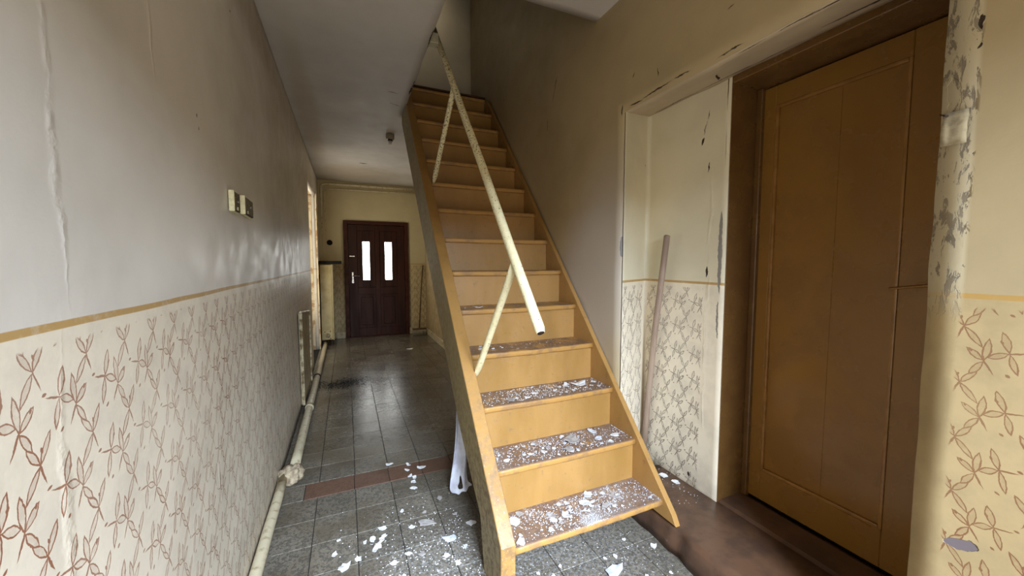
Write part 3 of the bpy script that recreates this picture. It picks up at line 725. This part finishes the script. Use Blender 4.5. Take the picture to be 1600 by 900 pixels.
bm = B(-.415, -.075, 6.99, 7.48, 1.372, 1.378, .002); box(bm, -.415, -.408, 6.99, 7.48, 1.378, 1.425); box(bm, -.09, -.075, 6.99, 7.48, 1.378, 1.425, .004); box(bm, -.408, -.09, 6.985, 6.995, 1.372, 1.425, .002); box(bm, -.408, -.09, 7.47, 7.48, 1.378, 1.425)
tray = obj('tray', bm, M['black_tray']); tag(tray, 'shallow black tray lying on the heater', 'tray')

# black hole / round wall box by the door
so = obj('junction_box', lathe([(.047, 0), (.047, .012), (.04, .016), (.036, .010), (.0, .010)], 24), M['hole']); so.rotation_euler = (PI/2, 0, 0); so.location = (-.265, 7.598, 1.756)
tag(so, 'round open black junction box on the end wall above the heater', 'junction box')

# hatch on the left wall
hx = XL+.006
hc = tag(empty('access_hatch', (hx, 4.4, .48)), 'narrow painted access hatch low on the left wall with a bare light edge', 'hatch')
hatch_poly = [(4.02, .05), (4.82, .05), (4.84, .84), (4.0, .93)]
o = obj('hatch_board', prism(hatch_poly, 'x', hx, hx+.020, 0), M['hatch'], hc); o.data.transform(Matrix.Translation((-hx, -4.4, -.48)))
for (a, b) in (((4.0, .05), (3.985, .93)), ((4.82, .05), (4.84, .85)), ((3.985, .935), (4.84, .85))):
    a3 = Vector((hx+.02, a[0], a[1])); b3 = Vector((hx+.02, b[0], b[1])); n_ = 14
    o = obj('edge_strip', T([a3+(b3-a3)*(i/n_)+Vector((noise.noise(Vector((i, a[0], 0)))*.003, 0, 0)) for i in range(n_+1)], [(.013, .013)]*(n_+1), 4), M['hatch_edge'], hc); o.data.transform(Matrix.Translation((-hx, -4.4, -.48)))

# switches with missing covers
def switch(y0, z0, dy, tilt, label):
    sw = tag(empty('light_switch', (XL+.004, y0, z0)), label, 'switch', 'open switch boxes on the left wall')
    sw.rotation_euler = (tilt, 0, 0)
    bx_ = bmesh.new(); box(bx_, 0, .020, 0, .006, 0, .084, .002); box(bx_, 0, .010, .006, dy, 0, .084, .002); obj('box_side', bx_, M['cream_plastic'], sw)
    obj('insert', B(.010, .019, .006, dy, .003, .081, .003), M['black'], sw)
    obj('terminal', B(.019, .021, .045, .058, .008, .022, .001), M['cream_plastic'], sw)
    sl = obj('screw', T([(.019, dy*.65, .045), (.022, dy*.65, .045)], .005, 10), M['steel'], sw)
    return sw
switch(1.862, 1.607, .098, 0.0, 'switch box without cover, black inside, the one closer to the stacked plaster welt')['label'] = 'nearer of two coverless light switches, cream side and black inside'
switch(2.04, 1.615, .165, -.03, '')['label'] = 'farther and wider coverless light switch, black inside with a bright scratch'

# ceiling lamp socket
ls = tag(empty('ceiling_lamp', (.521, 4.793, ZC-.004)), 'bare lamp socket with a bulb stub on the hall ceiling', 'lamp')
kx = .93
base = lathe([(.045, 0), (.047, -.03), (.044, -.062), (.03, -.066), (.0, -.066)], 24); o = obj('socket', base, M['ceramic'], ls, True)
o = obj('socket_ring', lathe([(.028, -.066), (.028, -.080), (.0, -.080)], 20), M['black'], ls, True)
o = obj('bulb_stub', lathe([(.018, -.080), (.020, -.094), (.016, -.115), (.0, -.120)], 20), M['bulb'], ls, True)
ls.location = (.49, 4.55, ZC-.006)

# paper scrap with nail on the pier
pt = tag(empty('paper_scrap', (XR-.006, .46, 1.70)), 'small pale paper scrap nailed to the peeling pier beside the ochre door', 'paper')
bm = bmesh.new(); g_ = []
for i in range(6):
    g_.append([bm.verts.new((-.004-.003*math.sin(i*.9)-.002*math.sin(j*1.3), -.028+.046*j/5+.002*math.sin(i*3), .084*i/5)) for j in range(6)])
for i in range(5):
    for j in range(5): bm.faces.new((g_[i][j], g_[i][j+1], g_[i+1][j+1], g_[i+1][j]))
o = obj('sheet', bm, M['paper'], pt, True); o.modifiers.new('t', 'SOLIDIFY').thickness = .0006
obj('nail', T([(.0, .024, .085), (-.022, .005, .072), (-.024, .0035, .071)], [.0016, .0016, .0035], 8), M['nail'], pt)
nl = obj('bent_nail', T([(1.60, 1.29, 2.285), (1.602, 1.288, 2.262), (1.61, 1.28, 2.25)], [.004, .004, .006], 8), M['nail']); tag(nl, 'rusty nail stub sticking out of the lintel over the door frame', 'nail')

# ------------------------------------------------------------------ sticks
sk = obj('wooden_pole', T([(1.728, 1.835, .145), (1.722, 1.80, .5), (1.712, 1.74, 1.0), (1.700, 1.655, 1.552), (1.700, 1.654, 1.557)], [.019, .0185, .018, .017, .012], 16), M['stick'], None, True)
tag(sk, 'weathered wooden pole leaning in the recess corner beside the stairs', 'pole')
bmn = tag(empty('broom', (1.26, 7.45, 0)), 'thin handled broom leaning in the far corner right of the entrance door', 'broom')
def bp(name, bm, mat):
    o = obj(name, bm, mat, bmn, True); o.data.transform(Matrix.Translation((-1.26, -7.45, 0))); return o
bp('broomstick', T([(1.262, 7.36, .12), (1.32, 7.46, .8), (1.385, 7.56, 1.345)], .013, 10), M['broomstick'])
o = bp('broom_head', B(1.13, 1.395, 7.335, 7.375, .105, .135, .005), M['broomstick'])
bs = bmesh.new()
for i in range(36):
    for j in range(3):
        x_ = 1.14+.245*i/35; y_ = 7.343+.012*j; tube(bs, [(x_, y_, .106), (x_+R.uniform(-.006, .006), y_+R.uniform(-.012, .006), .004)], .0032, 4)
o = bp('bristles', bs, M['bristle']); o['kind'] = 'stuff'

# torn white liner hanging behind the stair foot
bm = bmesh.new(); rows = []
cen = [(.597, 2.15, .56, .020), (.597, 2.15, .462, .022), (.600, 2.15, .36, .026), (.600, 2.15, .28, .032), (.597, 2.15, .20, .038), (.590, 2.15, .12, .044), (.590, 2.145, .07, .052), (.592, 2.14, .045, .058), (.61, 2.13, .03, .062)]
rows = []
for k, (x_, y_, z_, hw) in enumerate(cen):
    row = []
    for j in range(9):
        t = j/8*2-1
        zz = z_ - (.018*(t*-1) if k >= 7 else 0) + (.012*math.sin(j*2.3) if k == 8 else 0)
        row.append(bm.verts.new((x_+hw*t, y_+.022*math.cos(t*2.2+k*.4)+.006*math.sin(j*2+k), max(.004, zz))))
    rows.append(row)
for k in range(len(rows)-1):
    for j in range(8):
        if (k, j) in ((6, 3), (6, 4), (5, 4)): continue
        bm.faces.new((rows[k][j], rows[k][j+1], rows[k+1][j+1], rows[k+1][j]))
lo = obj('hanging_liner', bm, M['cloth'], None, True); md = lo.modifiers.new('s', 'SUBSURF'); md.levels = 2; md.render_levels = 2
lo.modifiers.new('t', 'SOLIDIFY').thickness = .0015
tag(lo, 'torn white liner strip hanging to the floor behind the stair stringer', 'cloth')

# ------------------------------------------------------------------ paint flakes
def flake_mesh(r, thick=.0016, elong=1.0, n_=11, curl=.10):
    bm = bmesh.new(); top = []; rr = [r*R.uniform(.55, 1.15) for _ in range(n_)]
    pts = [(rr[k]*math.cos(2*PI*k/n_)*elong, rr[k]*math.sin(2*PI*k/n_)) for k in range(n_)]
    cz = R.uniform(-curl, curl)
    h = lambda x, y: thick+abs(cz)*(x*x)/max(r, .001)*2
    c = bm.verts.new((0, 0, h(0, 0))); cb = bm.verts.new((0, 0, 0))
    ta = [bm.verts.new((x, y, h(x, y))) for x, y in pts]; ba = [bm.verts.new((x, y, h(x, y)-thick)) for x, y in pts]
    for k in range(n_):
        j = (k+1) % n_; bm.faces.new((c, ta[k], ta[j])); bm.faces.new((cb, ba[j], ba[k])); bm.faces.new((ta[k], ba[k], ba[j], ta[j]))
    me = bpy.data.meshes.new('paint_flake'); bm.to_mesh(me); bm.free(); return me
def flake(x, y, z, r, label, group=None, mat='flake', elong=1.0, rot=None, name='paint_flake'):
    me = flake_mesh(r, R.uniform(.0012, .0028), elong); o = link(name, me, M[mat]); o.location = (x, y, z+.0005); o.rotation_euler = (0, 0, R.uniform(0, 6.28) if rot is None else rot)
    tag(o, label, 'paint flake', group); return o
ZT = .0012
# individually placed floor flakes (x, y, radius, elong, material, label)
FL = [(-.041, 1.82, .026, 1.25, 'flake', 'biggest triangular white flake on the near floor, well left of the stringer'),
      (.44, 1.80, .030, 1.5, 'flake_blue', 'large bluish plaster flake on the floor beside the stringer foot'),
      (.135, 2.018, .018, 1.5, 'flake', 'oval white flake on open floor below the brown border tiles'),
      (.58, 1.87, .024, 1.2, 'flake', 'white flake half tucked under the stringer'),
      (.167, 1.754, .016, 1.5, 'flake', 'oblong white flake at the lower end of the flake trail'),
      (.235, 2.665, .020, 1.3, 'flake', 'white flake touching the upper edge of the border tiles'),
      (.43, 2.534, .019, 1.8, 'flake', 'slanted white flake on the border tiles closest to the stairs'),
      (.363, 1.965, .028, 1.9, 'flake_grey', 'long greyish flake above the bluish plaster flake'),
      (1.075, 1.30, .032, 1.5, 'flake_blue', 'bluish flake on the floor below the bottom tread'),
      (1.35, 1.35, .016, 1.6, 'flake', 'pale flake on the floor at the ragged platform edge')]
for x, y, r, e, m_, lb in FL: flake(x, y, ZT, r, lb, None, m_, e, R.uniform(-.5, .5))
for x, y, w_ in ((.355, 2.603, 'first, on the strip\'s far edge'), (.338, 2.54, 'second, mid strip'), (.345, 2.46, 'third, at the strip\'s near edge'), (.357, 2.385, 'fifth, just off the strip'), (.344, 2.316, 'last, clear of the strip'), (.37, 2.43, 'fourth, closest to the stairs')): flake(x, y, ZT, R.uniform(.011, .017), 'white flake in the row crossing the border tiles: '+w_, 'flakes by the border tiles', 'flake', 1.6)
for x, y, w_ in ((.128, 1.936, 'second flake down'), (.115, 1.915, 'third flake down'), (.105, 1.895, 'last but one flake'), (.092, 1.875, 'lowest flake'), (.085, 1.95, 'side flake'), (.14, 1.955, 'topmost flake')): flake(x, y, ZT, R.uniform(.010, .017), w_+' of the white flake trail in the middle of the near floor', 'flake trail on the near floor', 'flake', 1.5)
for x, y in ((.279, 1.966), (.236, 1.783), (.015, 1.845), (-.091, 1.917), (-.073, 2.014), (.293, 1.699), (.298, 1.756), (.441, 1.634), (.047, 1.947), (-.054, 1.80), (.521, 1.977), (.363, 2.058), (.50, 1.72), (.40, 1.70), (.35, 1.62), (.2, 1.66), (.25, 2.12), (.47, 2.15)):
    r_ = R.uniform(.007, .016); m_ = R.choice(['flake', 'flake', 'flake_grey'])
    flake(x, y, ZT, r_, '%s %s floor flake %s, %s' % ('small' if r_ > .011 else 'tiny', 'greyish' if m_ == 'flake_grey' else 'white',
        'on the pipe side' if x < .1 else 'midway from pipe to stairs' if x < .33 else 'on the stair side', 'just below the border tiles' if y > 2.0 else 'level with the flake trail' if y > 1.85 else 'in front of the flake trail'), 'scattered floor flakes', m_, 1.4)
for k in range(12): flake(.70+.055*k, R.uniform(1.14, 1.5), ZT, R.uniform(.006, .012), 'small white flake under the bottom tread, number %s counted from the outer stringer' % ['one', 'two', 'three', 'four', 'five', 'six', 'seven', 'eight', 'nine', 'ten', 'eleven', 'twelve'][k], 'flakes below the stairs', 'flake', 1.3)
flake(1.684, 1.615, .1415, .024, 'pale curled flake on the platform by the recess wall, the one nearer the stairs', None, 'flake', 1.3)['label'] = 'pale flake on the brown platform beside the pole foot'
flake(1.70, 1.535, .1415, .021, 'pale flake on the brown platform closer to the door jamb', None, 'flake', 1.5)
flake(4.3-3.4, 6.2, ZT, .045, 'lone white flake on the far floor before the right-hand skirting', None, 'flake', 1.6)['label'] = 'lone white flake on the far floor towards the entrance door'
names = ['bottom', 'second', 'third', 'fourth', 'fifth']
cnt = [46, 40, 26, 7, 3]
for i in range(5):
    y_, z_ = Y0+G*i, Z0+RI*i
    for k in range(cnt[i]):
        big = R.random()
        r = R.uniform(.013, .026) if big > .82 else R.uniform(.005, .012)
        if i == 0: x_ = min(1.36, max(.64, R.gauss(.93, .2))); m_ = R.choice(['flake', 'flake_blue', 'flake_blue', 'flake_grey'])
        elif i == 1: x_ = min(1.36, max(.64, R.gauss(.95, .2))); m_ = R.choice(['flake', 'flake_blue', 'flake_grey'])
        else: x_ = R.uniform(.64, 1.37); m_ = R.choice(['flake', 'flake', 'flake_grey'])
        yy = y_+R.uniform(.02, .19)
        u_ = (x_-.6)/.8; place = ['hard against the outer stringer', 'towards the outer stringer', 'around the middle', 'towards the wall stringer', 'hard against the wall stringer'][min(4, int(u_*5))]
        dep = ['at the nosing', 'halfway back', 'by the riser'][min(2, int((yy-y_)/.066))]
        size = 'big' if r > .018 else 'medium' if r > .0095 else 'small' if r > .007 else 'tiny'
        hue = {'flake': 'white', 'flake_blue': 'bluish', 'flake_grey': 'greyish'}[m_]
        flake(x_, yy, z_+R.uniform(.000, .002), r*(.8 if i > 2 else 1), '%s %s flake %s, %s of the %s tread' % (size, hue, dep, place, names[i]), 'flakes on the %s tread' % names[i], m_, R.uniform(1, 1.5))
flake(1.25, Y0+G*2+.13, Z0+RI*2, .034, 'broad white flake at the wall end of the third tread', None, 'flake', 1.6, .1)
flake(1.08, Y0+G*1+.13, Z0+RI*1+.002, .042, 'broad grey-white plaster slab on the second tread', None, 'flake_grey', 1.4, .1)
flake(.665, Y0+.15, Z0+.002, .030, 'bluish plaster chunk at the stringer end of the bottom tread', None, 'flake_blue', 1.2)
flake(1.035, Y0+.135, Z0+.002, .028, 'round bluish plaster chunk near the riser of the bottom tread', None, 'flake_blue', 1.1)
# crumbs nobody could count
def crumbs(name, n_, fn, label, mat='flake', r0=.0012, r1=.004):
    V = []; Fc = []
    for _ in range(n_):
        x, y, z = fn(); r = R.uniform(r0, r1); a = R.uniform(0, 6.28); b = len(V)
        for k in range(4): V.append((x+r*R.uniform(.6, 1.2)*math.cos(a+k*PI/2), y+r*R.uniform(.6, 1.2)*math.sin(a+k*PI/2), z))
        V.append((x, y, z+r*R.uniform(.4, .8)))
        for k in range(4): Fc.append((b+k, b+(k+1) % 4, b+4))
        Fc.append((b+3, b+2, b+1, b))
    me = bpy.data.meshes.new(name); me.from_pydata(V, [], Fc); o = link(name, me, M[mat]); tag(o, label, 'crumbs', None, 'stuff'); return o
for i in range(5):
    n_ = [1300, 1100, 800, 140, 50][i]
    def f(i=i):
        x = R.gauss(.95, .22) if R.random() < .7 else R.uniform(.61, 1.395)
        x = min(1.395, max(.61, x)); return (x, Y0+G*i+.012+.19*R.random()**.9, Z0+RI*i+.0003)
    crumbs('paint_crumbs', n_, f, 'fine white plaster crumbs strewn over the %s tread' % names[i], R.choice(['flake', 'flake_blue']) if i < 2 else 'flake', .0012, .0042 if i < 3 else .003)
def f():
    while True:
        x = R.gauss(.38, .2); y = R.gauss(1.72, .22)
        if -.3 < x < .535 and 1.0 < y < 2.5: return (x, y, .0012)
crumbs('paint_crumbs', 650, f, 'white plaster crumbs scattered on the near floor beside the stairs', 'flake', .0012, .0045)
def f():
    return (R.uniform(.62, 1.36), R.uniform(1.1, 1.55), .0012)
crumbs('paint_crumbs', 420, f, 'white plaster crumbs on the floor below the bottom tread', 'flake', .001, .003)
def f():
    t = R.random(); return (R.uniform(1.46, 1.74), R.uniform(1.35, 1.7), .1415)
crumbs('paint_crumbs', 90, f, 'white plaster crumbs on the brown platform behind the stairs', 'flake', .001, .003)
def f(): return (R.gauss(-.1, .17), R.gauss(4.72, .09), .0012)
crumbs('dirt_crumbs', 500, lambda: (max(-.31, R.gauss(-.08, .14)), R.gauss(4.72, .09), .0012), 'dark crumbs of dirt heaped across the hall floor by the pipe', 'hole', .003, .010)
